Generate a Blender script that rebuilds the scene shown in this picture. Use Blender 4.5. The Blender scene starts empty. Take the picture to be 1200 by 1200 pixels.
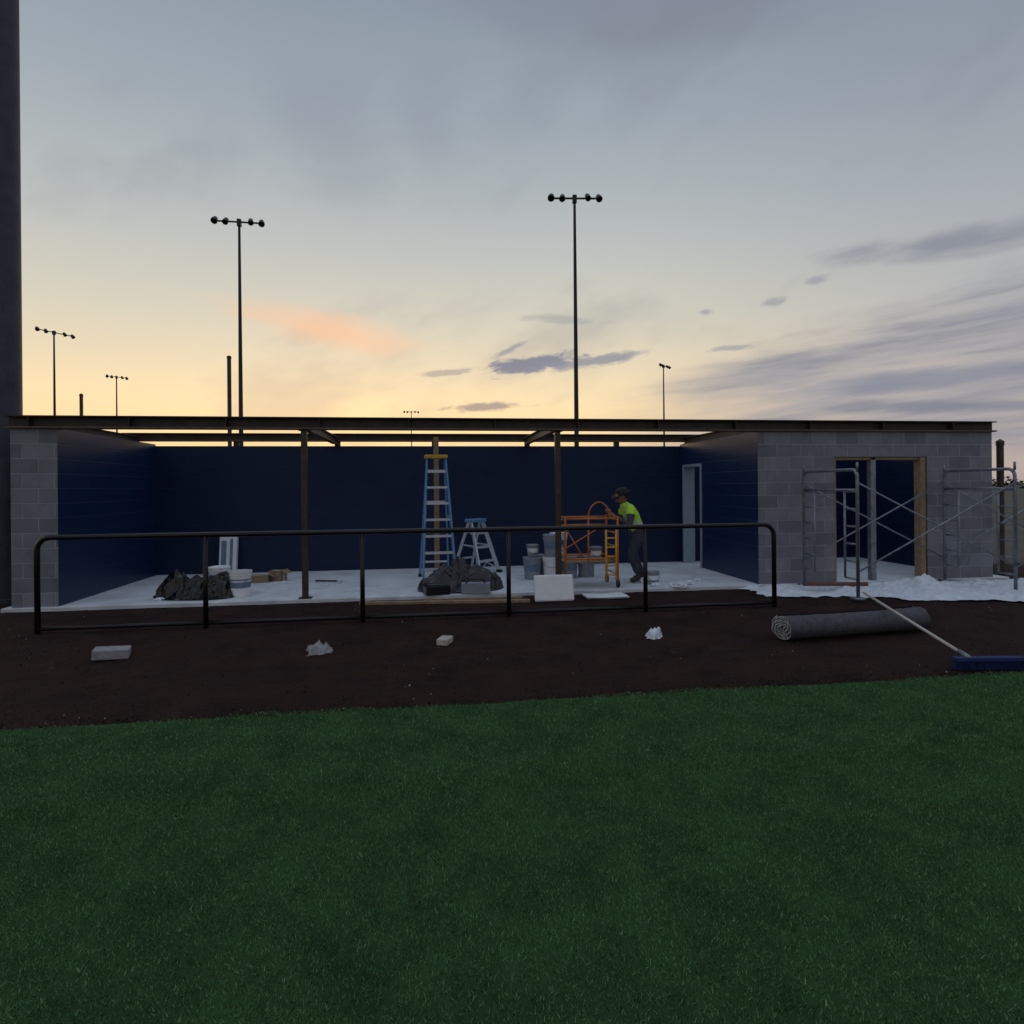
import bpy, math, random, bmesh
import numpy as np
from mathutils import Vector, Matrix, noise
R=math.radians
random.seed(7); rng=np.random.default_rng(5)
scene=bpy.context.scene
scene.view_settings.view_transform='Standard'
try: scene.view_settings.look='None'
except Exception: pass
scene.view_settings.exposure=0
def lin(c):
    return tuple(((v/255)/12.92 if v/255<=0.04045 else ((v/255+0.055)/1.055)**2.4) for v in c)
# ---------------------------------------------------------------- materials
def newmat(name):
    m=bpy.data.materials.new(name); m.use_nodes=True
    nt=m.node_tree; b=nt.nodes['Principled BSDF']; return m,nt,b
def mat(name,col,rough=.6,metal=0,var=.25,scale=8,bump=.0,bscale=40,spec=.5,col2=None):
    m,nt,b=newmat(name); N=nt.nodes; L=nt.links
    b.inputs['Roughness'].default_value=rough; b.inputs['Metallic'].default_value=metal
    b.inputs['Specular IOR Level'].default_value=spec
    g=N.new('ShaderNodeNewGeometry')
    n=N.new('ShaderNodeTexNoise'); n.inputs['Scale'].default_value=scale; n.inputs['Detail'].default_value=4
    n.inputs['Roughness'].default_value=.65
    L.new(g.outputs['Position'],n.inputs['Vector'])
    r=N.new('ShaderNodeValToRGB'); r.color_ramp.elements[0].position=.3; r.color_ramp.elements[1].position=.7
    c2=col2 if col2 else tuple(min(1,c*(1+var)) for c in col)
    c1=col if col2 else tuple(c*(1-var) for c in col)
    r.color_ramp.elements[0].color=(*c1,1); r.color_ramp.elements[1].color=(*c2,1)
    L.new(n.outputs['Fac'],r.inputs['Fac']); L.new(r.outputs['Color'],b.inputs['Base Color'])
    if bump>0:
        n2=N.new('ShaderNodeTexNoise'); n2.inputs['Scale'].default_value=bscale; n2.inputs['Detail'].default_value=3
        L.new(g.outputs['Position'],n2.inputs['Vector'])
        bp=N.new('ShaderNodeBump'); bp.inputs['Strength'].default_value=bump; bp.inputs['Distance'].default_value=.02
        L.new(n2.outputs['Fac'],bp.inputs['Height']); L.new(bp.outputs['Normal'],b.inputs['Normal'])
    return m
def blockmat(name,c1,c2,mortar,rough,bump,paint=False,lo=.78,hi=1.18,spec=.5):
    m,nt,b=newmat(name); N=nt.nodes; L=nt.links
    b.inputs['Specular IOR Level'].default_value=spec
    g=N.new('ShaderNodeNewGeometry'); s=N.new('ShaderNodeSeparateXYZ'); L.new(g.outputs['Position'],s.inputs[0])
    a=N.new('ShaderNodeMath'); a.operation='ADD'; L.new(s.outputs[0],a.inputs[0]); L.new(s.outputs[1],a.inputs[1])
    z=N.new('ShaderNodeMath'); z.operation='SUBTRACT'; L.new(s.outputs[2],z.inputs[0]); z.inputs[1].default_value=.04
    c=N.new('ShaderNodeCombineXYZ'); L.new(a.outputs[0],c.inputs[0]); L.new(z.outputs[0],c.inputs[1])
    t=N.new('ShaderNodeTexBrick'); L.new(c.outputs[0],t.inputs['Vector'])
    t.inputs['Scale'].default_value=1; t.inputs['Brick Width'].default_value=.4; t.inputs['Row Height'].default_value=.2
    t.inputs['Mortar Size'].default_value=.007; t.inputs['Mortar Smooth'].default_value=.4
    t.inputs['Color1'].default_value=(*c1,1); t.inputs['Color2'].default_value=(*c2,1); t.inputs['Mortar'].default_value=(*mortar,1)
    n=N.new('ShaderNodeTexNoise'); n.inputs['Scale'].default_value=3.2; n.inputs['Detail'].default_value=7; n.inputs['Roughness'].default_value=.7
    L.new(g.outputs['Position'],n.inputs['Vector'])
    mr=N.new('ShaderNodeMapRange'); mr.inputs[1].default_value=.3; mr.inputs[2].default_value=.7
    mr.inputs[3].default_value=lo; mr.inputs[4].default_value=hi; L.new(n.outputs['Fac'],mr.inputs[0])
    mx=N.new('ShaderNodeVectorMath'); mx.operation='SCALE'; L.new(t.outputs['Color'],mx.inputs[0]); L.new(mr.outputs[0],mx.inputs['Scale'])
    L.new(mx.outputs[0],b.inputs['Base Color'])
    b.inputs['Roughness'].default_value=rough
    n2=N.new('ShaderNodeTexNoise'); n2.inputs['Scale'].default_value=70; n2.inputs['Detail'].default_value=3; L.new(g.outputs['Position'],n2.inputs['Vector'])
    inv=N.new('ShaderNodeMath'); inv.operation='MULTIPLY_ADD'; L.new(t.outputs['Fac'],inv.inputs[0]); inv.inputs[1].default_value=-1
    ns=N.new('ShaderNodeMath'); ns.operation='MULTIPLY'; L.new(n2.outputs['Fac'],ns.inputs[0]); ns.inputs[1].default_value=.35 if not paint else .15
    L.new(ns.outputs[0],inv.inputs[2])
    bp=N.new('ShaderNodeBump'); bp.inputs['Strength'].default_value=bump; bp.inputs['Distance'].default_value=.012
    L.new(inv.outputs[0],bp.inputs['Height']); L.new(bp.outputs['Normal'],b.inputs['Normal'])
    return m
M={}
M['block']=blockmat('grey_concrete_block',(.145,.153,.18),(.215,.225,.255),(.31,.32,.35),.9,.7)
M['blue']=blockmat('navy_painted_block',(.0050,.0145,.050),(.0058,.0165,.056),(.007,.019,.062),.5,.45,True,.9,1.1,.25)
M['bluegloss']=blockmat('navy_painted_block_gloss',(.006,.020,.070),(.007,.022,.076),(.008,.026,.085),.33,1.0,True,.9,1.1,.4)
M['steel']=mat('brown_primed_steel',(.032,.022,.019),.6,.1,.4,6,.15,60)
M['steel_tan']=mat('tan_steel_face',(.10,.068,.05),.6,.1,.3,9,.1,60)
M['bronze']=mat('bronze_post_steel',(.045,.034,.022),.5,.2,.4,6)
M['black']=mat('black_pipe_paint',(.008,.008,.010),.35,.3,.2,9)
M['slab']=mat('concrete_slab',(.55,.59,.64),.8,0,.20,2.3,.2,50)
M['galv']=mat('galvanised_steel',(.22,.24,.28),.45,.6,.35,14)
M['primer']=mat('door_frame_primer',(.25,.31,.38),.55,0,.1,5)
M['wood']=mat('pine_lumber',(.25,.175,.10),.75,0,.3,12,.2,40)
M['white']=mat('white_plastic',(.72,.75,.78),.5,0,.08,6)
M['cloth']=mat('white_drop_cloth',(.62,.67,.74),.7,0,.14,7,.3,30)
M['blackplastic']=mat('black_plastic_film',(.006,.006,.007),.15,0,.2,6,.35,24)
M['greyplastic']=mat('grey_plastic_film',(.028,.03,.040),.2,0,.4,5,.35,24)
M['orange']=mat('orange_enamel',(.50,.15,.03),.45,0,.25,12)
M['yellow']=mat('yellow_enamel',(.60,.33,.03),.45,0,.2,12)
M['alu']=mat('aluminium',(.58,.62,.68),.35,.4,.15,12)
M['ladderblue']=mat('blue_fibreglass',(.10,.24,.45),.5,0,.15,12)
M['bluelabel']=mat('blue_label',(.04,.13,.35),.5,0,.3,14)
M['greylabel']=mat('grey_blue_label',(.13,.19,.28),.5,0,.3,14)
M['bucketgrey']=mat('grey_bucket_plastic',(.22,.25,.30),.5,0,.2,9)
M['cardboard']=mat('cardboard',(.26,.18,.12),.85,0,.15,12)
M['hivis']=mat('hi_vis_fabric',(.48,.85,.04),.7,0,.15,22)
M['reflect']=mat('silver_tape',(.6,.62,.62),.4,.2,.1,20)
M['jeans']=mat('dark_work_trousers',(.035,.04,.06),.85,0,.3,25)
M['shirt']=mat('dark_long_sleeve_shirt',(.06,.06,.075),.85,0,.25,25)
M['skin']=mat('skin',(.26,.13,.08),.55,0,.1,25)
M['hat']=mat('dark_hat_felt',(.015,.014,.014),.85,0,.3,25)
M['boot']=mat('boot_leather',(.03,.02,.013),.6,0,.3,25)
M['rollout']=mat('turf_roll_backing',(.055,.057,.07),.75,0,.35,16,.5,60)
M['rolledge']=mat('turf_roll_edge',(.36,.37,.36),.85,0,.5,30)
M['broomblue']=mat('blue_broom_bristles',(.008,.02,.11),.8,0,.4,60)
M['handle']=mat('pale_wood_handle',(.50,.46,.42),.5,0,.15,14)
M['column']=mat('dark_galvanised_column',(.046,.050,.072),.6,.2,.3,4,.2,18)
M['brick']=mat('pale_brick',(.42,.38,.34),.85,0,.25,16,.3,60)
M['paver']=mat('grey_paver',(.27,.27,.28),.85,0,.25,14,.4,60)
M['pipe']=mat('rust_brown_pipe',(.14,.05,.04),.6,0,.3,14)
def dirtmat():
    m=mat('dark_infield_dirt',(.025,.0122,.0102),.95,0,.45,2.2,.9,55,spec=.15)
    nt=m.node_tree; N=nt.nodes; L=nt.links; b=N['Principled BSDF']
    g=N.new('ShaderNodeNewGeometry')
    n=N.new('ShaderNodeTexNoise'); n.inputs['Scale'].default_value=120; n.inputs['Detail'].default_value=2; L.new(g.outputs['Position'],n.inputs['Vector'])
    r=N.new('ShaderNodeValToRGB'); r.color_ramp.elements[0].position=.35; r.color_ramp.elements[0].color=(.35,.35,.35,1)
    r.color_ramp.elements[1].position=.72; r.color_ramp.elements[1].color=(1.9,1.7,1.6,1); L.new(n.outputs['Fac'],r.inputs[0])
    mx=N.new('ShaderNodeMixRGB'); mx.blend_type='MULTIPLY'; mx.inputs[0].default_value=1
    src=b.inputs['Base Color'].links[0].from_socket
    L.new(src,mx.inputs[1]); L.new(r.outputs[0],mx.inputs[2]); L.new(mx.outputs[0],b.inputs['Base Color'])
    return m
M['dirt']=dirtmat()
M['terrain']=mat('pale_site_soil',(.06,.048,.042),.95,0,.45,.25)
M['turfbase']=mat('turf_thatch',(.026,.062,.022),.95,0,.35,3,spec=.1)
def blademat():
    m,nt,b=newmat('turf_blade'); N=nt.nodes; L=nt.links
    g=N.new('ShaderNodeNewGeometry')
    r=N.new('ShaderNodeValToRGB'); e=r.color_ramp.elements
    e[0].color=(.040,.110,.030,1); e[1].color=(.165,.310,.125,1); x=e.new(.6); x.color=(.072,.180,.056,1)
    L.new(g.outputs['Random Per Island'],r.inputs[0])
    n=N.new('ShaderNodeTexNoise'); n.inputs['Scale'].default_value=3.0; n.inputs['Detail'].default_value=5; n.inputs['Roughness'].default_value=.8; L.new(g.outputs['Position'],n.inputs['Vector'])
    mr=N.new('ShaderNodeMapRange'); mr.inputs[1].default_value=.3; mr.inputs[2].default_value=.7; mr.inputs[3].default_value=.78; mr.inputs[4].default_value=1.22
    L.new(n.outputs['Fac'],mr.inputs[0])
    v=N.new('ShaderNodeVectorMath'); v.operation='SCALE'; L.new(r.outputs[0],v.inputs[0]); L.new(mr.outputs[0],v.inputs['Scale'])
    L.new(v.outputs[0],b.inputs['Base Color']); b.inputs['Roughness'].default_value=.7; b.inputs['Specular IOR Level'].default_value=.12
    return m
M['blade']=blademat()
M['foliage']=mat('far_foliage',(.03,.034,.032),.9,0,.5,.3)
# ---------------------------------------------------------------- mesh builder
class MB:
    def __init__(s): s.v=[]; s.f=[]; s.m=[]; s.names=[]
    def mi(s,k):
        if k not in s.names: s.names.append(k)
        return s.names.index(k)
    def box(s,x0,x1,y0,y1,z0,z1,k,sides=None):
        o=len(s.v)
        s.v+=[(x0,y0,z0),(x1,y0,z0),(x1,y1,z0),(x0,y1,z0),(x0,y0,z1),(x1,y0,z1),(x1,y1,z1),(x0,y1,z1)]
        fs={'b':(0,3,2,1),'t':(4,5,6,7),'-y':(0,1,5,4),'+x':(1,2,6,5),'+y':(2,3,7,6),'-x':(3,0,4,7)}
        for kk,f in fs.items():
            s.f.append(tuple(o+i for i in f)); s.m.append(s.mi((sides or {}).get(kk,k)))
        return s
    def obox(s,c,size,rot,k):
        o=len(s.v); mt=rot
        a,b,d=[q/2 for q in size]
        for q in [(-a,-b,-d),(a,-b,-d),(a,b,-d),(-a,b,-d),(-a,-b,d),(a,-b,d),(a,b,d),(-a,b,d)]:
            p=mt@Vector(q)+Vector(c); s.v.append(tuple(p))
        for f in [(0,3,2,1),(4,5,6,7),(0,1,5,4),(1,2,6,5),(2,3,7,6),(3,0,4,7)]:
            s.f.append(tuple(o+i for i in f)); s.m.append(s.mi(k))
        return s
    def beam(s,p0,p1,w,h,k,up=Vector((0,0,1))):
        p0=Vector(p0);p1=Vector(p1); d=(p1-p0); L=d.length; d.normalize()
        if abs(d.dot(up))>.98: up=Vector((0,1,0))
        x=d; y=up.cross(x).normalized(); z=x.cross(y)
        return s.obox((p0+p1)/2,(L,w,h),Matrix((x,y,z)).transposed(),k)
    def tube(s,pts,r,k,seg=10,cap=True):
        pts=[Vector(p) for p in pts]; n=len(pts); rs=r if isinstance(r,(list,tuple)) else [r]*n
        o=len(s.v); ref=None
        for i,p in enumerate(pts):
            t=(pts[min(i+1,n-1)]-pts[max(i-1,0)]).normalized()
            if ref is None:
                ref=Vector((0,0,1)) if abs(t.z)<.9 else Vector((1,0,0))
            a=(ref-t*ref.dot(t)).normalized(); b=t.cross(a); ref=a
            for j in range(seg):
                th=2*math.pi*j/seg; q=p+(a*math.cos(th)+b*math.sin(th))*rs[i]; s.v.append(tuple(q))
        mi=s.mi(k)
        for i in range(n-1):
            for j in range(seg):
                s.f.append((o+i*seg+j,o+i*seg+(j+1)%seg,o+(i+1)*seg+(j+1)%seg,o+(i+1)*seg+j)); s.m.append(mi)
        if cap:
            s.f.append(tuple(o+j for j in reversed(range(seg)))); s.m.append(mi)
            s.f.append(tuple(o+(n-1)*seg+j for j in range(seg))); s.m.append(mi)
        return s
    def lathe(s,c,prof,k,seg=24,kf=None):
        o=len(s.v); c=Vector(c)
        for (r,z) in prof:
            for j in range(seg):
                th=2*math.pi*j/seg; s.v.append((c.x+r*math.cos(th),c.y+r*math.sin(th),c.z+z))
        for i in range(len(prof)-1):
            kk=kf(i) if kf else k
            for j in range(seg):
                s.f.append((o+i*seg+j,o+i*seg+(j+1)%seg,o+(i+1)*seg+(j+1)%seg,o+(i+1)*seg+j)); s.m.append(s.mi(kk))
        return s
    def grid(s,nx,ny,fn,k,keep=None):
        o=len(s.v)
        for j in range(ny+1):
            for i in range(nx+1): s.v.append(tuple(fn(i/nx,j/ny)))
        for j in range(ny):
            for i in range(nx):
                a=o+j*(nx+1)+i
                if keep and not keep(s.v[a],s.v[a+nx+2]): continue
                s.f.append((a,a+1,a+nx+2,a+nx+1)); s.m.append(s.mi(k))
        return s
def rotpts(mb,c,ang):
    c=Vector(c); mt=Matrix.Rotation(ang,3,'Z'); mb.v=[tuple(mt@(Vector(p)-c)+c) for p in mb.v]
def empty(name,loc):
    e=bpy.data.objects.new(name,None); e.location=loc; e.empty_display_size=.2; scene.collection.objects.link(e); return e
def make(mb,name,parent=None,smooth=False,bevel=0):
    V=np.array(mb.v); loc=Vector((float((V[:,0].min()+V[:,0].max())/2),float((V[:,1].min()+V[:,1].max())/2),float(V[:,2].min())))
    V=V-np.array(loc)
    me=bpy.data.meshes.new(name); me.from_pydata([tuple(q) for q in V],[],mb.f)
    for k in mb.names: me.materials.append(M[k])
    me.polygons.foreach_set('material_index',mb.m)
    if smooth: me.polygons.foreach_set('use_smooth',[True]*len(me.polygons))
    me.update()
    ob=bpy.data.objects.new(name,me); scene.collection.objects.link(ob)
    if parent: ob.parent=parent; ob.location=loc-parent.location
    else: ob.location=loc
    if bevel>0:
        b=ob.modifiers.new('bevel','BEVEL'); b.width=bevel; b.segments=2; b.limit_method='ANGLE'
    return ob
# ---------------------------------------------------------------- ground
make(MB().box(-2500,2500,-2500,2500,-.5,-.02,'terrain'),'ground')
def h(x,y):
    return .008*noise.noise(Vector((x*1.7,y*3.1,0)))+.004*noise.noise(Vector((x*11,y*11,3)))
mb=MB(); mb.grid(420,130,lambda a,b:(-14+a*28,-4.62+b*6.4,h(-14+a*28,-4.62+b*6.4)),'dirt')
mb.mi('paver')
for i in range(11000):   # loose crumbs, part of the dirt surface
    x=rng.uniform(-8,9); y=rng.uniform(-4.6,-.15) if i%4 else -4.47+abs(rng.normal(0,.12)); s=rng.uniform(.003,.010)*(1.7 if rng.random()<.06 else 1)
    o=len(mb.v); z=h(x,y); a=rng.uniform(0,6.28)
    for t in range(3): mb.v.append((x+s*math.cos(a+t*2.09),y+s*math.sin(a+t*2.09),z-.002))
    mb.v.append((x+rng.uniform(-s,s)*.4,y+rng.uniform(-s,s)*.4,z+s*1.1))
    k=1 if rng.random()<.025 else 0
    for f in [(0,1,3),(1,2,3),(2,0,3)]: mb.f.append(tuple(o+q for q in f)); mb.m.append(k)
make(mb,'dirt_warning_track',smooth=False)
mb=MB(); mb.grid(200,60,lambda a,b:(-15+a*30,-4.50-b*14 + (.02*noise.noise(Vector((a*60,0,1))) if b==0 else 0),.014),'turfbase')
o=len(mb.v); mb.v+=[(-120,-90,.008),(120,-90,.008),(120,-4.6,.008),(-120,-4.6,.008)]; mb.f.append((o,o+1,o+2,o+3)); mb.m.append(0)
turf=make(mb,'artificial_turf')
def blades(n,x0,x1,y0,y1,w,hh):
    x=rng.uniform(x0,x1,n); y=rng.uniform(y0,y1,n)
    edge=-4.48+.03*np.sin(x*2.3)+.015*np.sin(x*9.7)+rng.normal(0,.012,n)
    k=y<edge; x=x[k];y=y[k]; n=len(x)
    a=rng.uniform(0,2*math.pi,n); ww=w*rng.uniform(.6,1.3,n)/2; H=hh*rng.uniform(.6,1.15,n)
    la=rng.uniform(0,2*math.pi,n); ll=H*rng.uniform(.1,1.0,n)
    V=np.zeros((n,3,3)); V[:,0,0]=x-ww*np.cos(a);V[:,0,1]=y-ww*np.sin(a);V[:,0,2]=.012
    V[:,1,0]=x+ww*np.cos(a);V[:,1,1]=y+ww*np.sin(a);V[:,1,2]=.012
    V[:,2,0]=x+ll*np.cos(la);V[:,2,1]=y+ll*np.sin(la);V[:,2,2]=.012+H*.8
    return V.reshape(-1,3)
Vs=np.concatenate([blades(300000,-4.2,2.6,-7.5,-5.6,.0042,.016),blades(160000,-6.5,6,-5.8,-4.3,.006,.019),blades(60000,-12,12,-9.5,-4.3,.008,.019)])
me=bpy.data.meshes.new('turf_blades'); nv=len(Vs); nf=nv//3
me.vertices.add(nv); me.vertices.foreach_set('co',Vs.astype(np.float32).ravel())
me.loops.add(nv); me.loops.foreach_set('vertex_index',np.arange(nv,dtype=np.int32))
me.polygons.add(nf); me.polygons.foreach_set('loop_start',np.arange(0,nv,3,dtype=np.int32))
try: me.polygons.foreach_set('loop_total',np.full(nf,3,dtype=np.int32))
except Exception: pass
me.update(calc_edges=True); me.materials.append(M['blade'])
ob=bpy.data.objects.new('turf_blades',me); scene.collection.objects.link(ob); ob.parent=turf; ob.location=-turf.location
# ---------------------------------------------------------------- building
dug=empty('block_dugout_building',(0,1.5,0))
UL0,UL1,UR0,UR1,UE=-6.74,-6.165,3.875,4.075,8.0
TOP=2.44; BT=2.41
make(MB().box(UL0-.1,UE+.25,-.06,3.4,-.3,.05,'slab'),'floor_slab',dug,bevel=.008)
mb=MB()
mb.box(UL0,UL1,0,3,0.03,TOP,'block',{'+x':'bluegloss'})
mb.box(UL0,UE,3,3.2,0.03,BT,'block',{'-y':'blue'})
mb.box(UR0,UR1,0,2.0,0.03,TOP,'block',{'-x':'bluegloss','+x':'blue','+y':'blue'})
mb.box(UR0,UR1,2.0,2.85,2.0,TOP,'bluegloss')
mb.box(UR0,UR1,2.85,3.0,0.03,TOP,'bluegloss')
mb.box(UR1,5.175,0,.2,0.03,TOP,'block',{'+y':'blue'})
mb.box(5.175,6.81,0,.2,2.04,TOP,'block',{'+y':'blue'})
mb.box(6.81,UE-.2,0,.2,0.03,TOP,'block',{'+y':'blue'})
mb.box(UE-.2,UE,0,3,0.03,TOP,'block',{'-x':'blue'})
make(mb,'walls',dug)
mb=MB()
mb.box(UR0-.02,UR1+.02,2.80,2.852,.05,2.02,'primer'); mb.box(UR0-.02,UR1+.02,1.998,2.05,.05,2.02,'primer'); mb.box(UR0-.02,UR1+.02,2.05,2.80,1.97,2.02,'primer')
make(mb,'steel_door_frame',dug,bevel=.004)
mb=MB()
mb.box(5.178,5.215,.02,.17,.05,2.03,'wood'); mb.box(5.83,5.92,.03,.12,.05,2.03,'galv'); mb.box(6.69,6.78,.00,.14,.05,2.03,'wood'); mb.box(5.22,6.68,.03,.15,1.99,2.035,'wood')
make(mb,'timber_shoring',dug,bevel=.004)
def ibeam_x(mb,x0,x1,y0,y1,z0,z1,t=.016):
    yc=(y0+y1)/2
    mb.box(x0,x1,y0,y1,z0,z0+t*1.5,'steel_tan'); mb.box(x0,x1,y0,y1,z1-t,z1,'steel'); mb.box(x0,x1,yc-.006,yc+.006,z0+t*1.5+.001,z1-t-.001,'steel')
def ibeam_y(mb,x0,x1,y0,y1,z0,z1,k='steel',t=.014):
    xc=(x0+x1)/2
    mb.box(x0,x1,y0,y1,z0,z0+t,k); mb.box(x0,x1,y0,y1,z1-t,z1,k); mb.box(xc-.006,xc+.006,y0,y1,z0+t+.001,z1-t-.001,k)
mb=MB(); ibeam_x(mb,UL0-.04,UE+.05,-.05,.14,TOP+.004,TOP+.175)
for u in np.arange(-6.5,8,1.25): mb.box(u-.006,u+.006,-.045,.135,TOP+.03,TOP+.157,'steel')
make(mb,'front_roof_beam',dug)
mb=MB(); ibeam_x(mb,UL0,UE,2.98,3.14,2.50,2.65)
for u in np.arange(-6.6,8.1,1.83): mb.box(u-.05,u+.05,3.02,3.1,BT+.001,2.499,'steel')
make(mb,'rear_roof_beam',dug)
mb=MB()
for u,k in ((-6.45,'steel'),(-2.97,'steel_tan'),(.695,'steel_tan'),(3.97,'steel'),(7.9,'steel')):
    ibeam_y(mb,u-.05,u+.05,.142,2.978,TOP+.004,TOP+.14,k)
make(mb,'cross_beams',dug)
mb=MB()
for u in (-2.97,.695):
    mb.box(u-.04,u+.04,.0,.08,.062,TOP,'bronze'); mb.box(u-.09,u+.09,-.04,.12,.05,.062,'bronze'); mb.box(u-.08,u+.08,-.03,.11,TOP-.012,TOP+.002,'bronze')
make(mb,'steel_posts',dug,bevel=.005)
make(MB().box(-1.135,-1.045,1.92,2.01,.05,2.50,'wood'),'timber_prop',dug,bevel=.004)
# ---------------------------------------------------------------- railing
us=[-5.587,-3.80,-2.02,-.25,1.51,3.27]; v=-1.45; T=1.08
mb=MB(); r=.14; pts=[(us[0],v,-.1)]
pts+= [(us[0],v,T-r)]+[(us[0]+r-r*math.cos(a),v,T-r+r*math.sin(a)) for a in np.linspace(.2,math.pi/2,6)]
pts+= [(us[-1]-r+r*math.sin(a),v,T-r+r*math.cos(a)) for a in np.linspace(0,math.pi/2-.2,6)]+[(us[-1],v,T-r),(us[-1],v,-.1)]
mb.tube(pts,.03,'black',14)
make_r=empty('metal_railing',(-1.16,v,0))
make(mb,'top_rail',make_r,smooth=True)
mb=MB()
for u in us[1:-1]: mb.tube([(u,v,-.1),(u,v,T-.02)],.028,'black',14)
for a,b in zip(us[:-1],us[1:]): mb.tube([(a,v,.055),(b,v,.055)],.024,'black',12)
make(mb,'posts_and_bottom_rail',make_r,smooth=True)
# ---------------------------------------------------------------- columns / posts
mb=MB(); mb.tube([(-7.44,.93,-.2),(-7.44,.93,14)],.26,'column',40); mb.tube([(-7.44,.93,.0),(-7.44,.93,.06)],.4,'column',28)
make(mb,'steel_column')
def post(name,x,y,hh,w):
    mb=MB(); mb.tube([(x,y,-.1),(x,y,hh)],w,'bronze',12); mb.lathe((x,y,hh),[(w*1.15,-.05),(w*1.15,.02),(w*.4,.05),(0.001,.06)],'bronze',12); return make(mb,name,smooth=False)
post('net_post',-8.2,13.9,6.3,.07); post('net_post',-13.4,14.6,5.0,.055); post('fence_post',8.55,.38,2.3,.055)
# ---------------------------------------------------------------- field lights
def fieldlight(x,y,H,rot,W=3.3,n=4):
    e=empty('stadium_light_pole',(x,y,0))
    mb=MB(); mb.tube([(x,y,-.3),(x,y,H*.5),(x,y,H)],[.17,.13,.08],'black',14); mb.tube([(x,y,0),(x,y,.35)],.4,'slab',14)
    make(mb,'pole',e,smooth=False)
    mb=MB(); z=H-.15
    mb.obox((x,y,z),(W*.95,.09,.09),Matrix.Identity(3),'black'); mb.obox((x,y,z-.05),(.26,.30,.45),Matrix.Identity(3),'black')
    for i in range(n):
        t=(-1.5,-.80,.80,1.5)[i]; k=(1,.9,.85,.95)[i]
        cx=x+t*W/3.3; c=Vector((cx,y-.24,z-.02-.04*(i%2)))
        d=Vector((.12*(1 if i>1 else -1),-.62,-.78)).normalized()
        mb.tube([c-d*.26,c-d*.2,c-d*.02,c+d*.10],[.08,.14,.20*k,.21*k],'black',14)
        mb.tube([c+d*.06,c+d*.20],[.215*k,.22*k],'black',14,cap=False)
        mb.obox(c+Vector((0,.02,.10)),(.22,.16,.12),Matrix.Identity(3),'black')
        mb.tube([(cx,y,z),(cx,y-.2,z+.05)],.05,'black',8)
    rotpts(mb,(x,y,z),rot)
    make(mb,'lamp_crossarm',e)
fieldlight(8.06,29.0,20,R(-6)); fieldlight(-13.9,35,20,R(2))
fieldlight(-43.8,68,20,R(60),4.2); fieldlight(-50.8,97.2,20,R(40),3.0); fieldlight(34.3,80.6,20,R(40),3.0); fieldlight(-5.3,139.9,20,R(0),3.6)
# ---------------------------------------------------------------- ladders
def ladder(loc,H,bw,tw,spread,rot,rail,cap,ns):
    x,y,z=loc; e=empty('step_ladder',loc)
    mb=MB()
    for sgn in (-1,1):
        mb.beam((x+sgn*bw/2,y-spread/2,z),(x+sgn*tw/2,y-.03,z+H-.05),.028,.07,rail)
        mb.beam((x+sgn*bw/2*.95,y+spread/2,z),(x+sgn*tw/2*.95,y+.03,z+H-.05),.026,.05,rail)
        mb.box(x+sgn*bw/2-.03,x+sgn*bw/2+.03,y-spread/2-.05,y-spread/2+.05,z,z+.05,'black')
        mb.box(x+sgn*bw/2*.95-.03,x+sgn*bw/2*.95+.03,y+spread/2-.05,y+spread/2+.05,z,z+.05,'black')
        t=.5; mb.beam((x+sgn*(bw+(tw-bw)*t)/2*1.0,y-spread/2*(1-t),z+H*t),(x+sgn*(bw+(tw-bw)*t)/2*.95,y+spread/2*(1-t),z+H*t+.02),.008,.03,'alu')
    for i in range(1,ns+1):
        t=i/(ns+1); w=bw+(tw-bw)*t; yy=y-spread/2*(1-t)
        mb.box(x-w/2,x+w/2,yy-.04,yy+.05,z+H*t-.035,z+H*t,'alu')
        if i%2==1: mb.beam((x-w/2*.95,y+spread/2*(1-t),z+H*t),(x+w/2*.95,y+spread/2*(1-t),z+H*t),.02,.035,'alu')
    mb.beam((x-bw/2,y-spread/2,z+.06),(x,y-spread/2*(1-1/(ns+1)),z+H/(ns+1)-.04),.01,.02,'alu')
    mb.beam((x+bw/2,y-spread/2,z+.06),(x,y-spread/2*(1-1/(ns+1)),z+H/(ns+1)-.04),.01,.02,'alu')
    rotpts(mb,loc,rot); make(mb,'frame_and_steps',e)
    mb=MB(); mb.box(x-tw/2-.04,x+tw/2+.04,y-.10,y+.10,z+H-.06,z+H,cap); rotpts(mb,loc,rot); make(mb,'top_cap',e,bevel=.012)
ladder((-1.1,1.35,.05),2.1,.53,.30,1.1,R(4),'ladderblue','yellow',7)
ladder((-.38,2.25,.05),.98,.50,.30,.70,R(42),'alu','ladderblue',3)
# ---------------------------------------------------------------- buckets
def bucket(x,y,z,k,label=None,hh=.37,r=.15,lid=True,parent=None,name='paint_bucket'):
    mb=MB(); n=r*.86
    prof=[(.001,0),(n,0),(n+.01*.2,.01),(n+(r-n)*.35,hh*.35),(n+(r-n)*.7,hh*.7),(r,hh*.84),(r+.009,hh*.845),(r+.009,hh*.87),(r,hh*.875),(r,hh*.93),(r+.01,hh*.935),(r+.01,hh)]
    prof+= [(r-.004,hh+.004),(r-.012,hh-.008),(.001,hh-.008)] if lid else [(r-.004,hh),(r-.008,hh*.6),(n-.01,.02),(.001,.02)]
    mb.lathe((x,y,z),prof,k,26,kf=lambda i:(label if (label and i==3) else k))
    a=[(x+(r+.012)*math.cos(t),y-(r+.012)*abs(math.sin(t))*.9-.0,z+hh*.84-.11*math.sin(t)) for t in np.linspace(0,math.pi,9)]
    mb.tube(a,.004,'galv',6)
    return make(mb,name,parent)
bucket(-3.95,.40,.05,'white','greylabel',lid=False)
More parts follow.
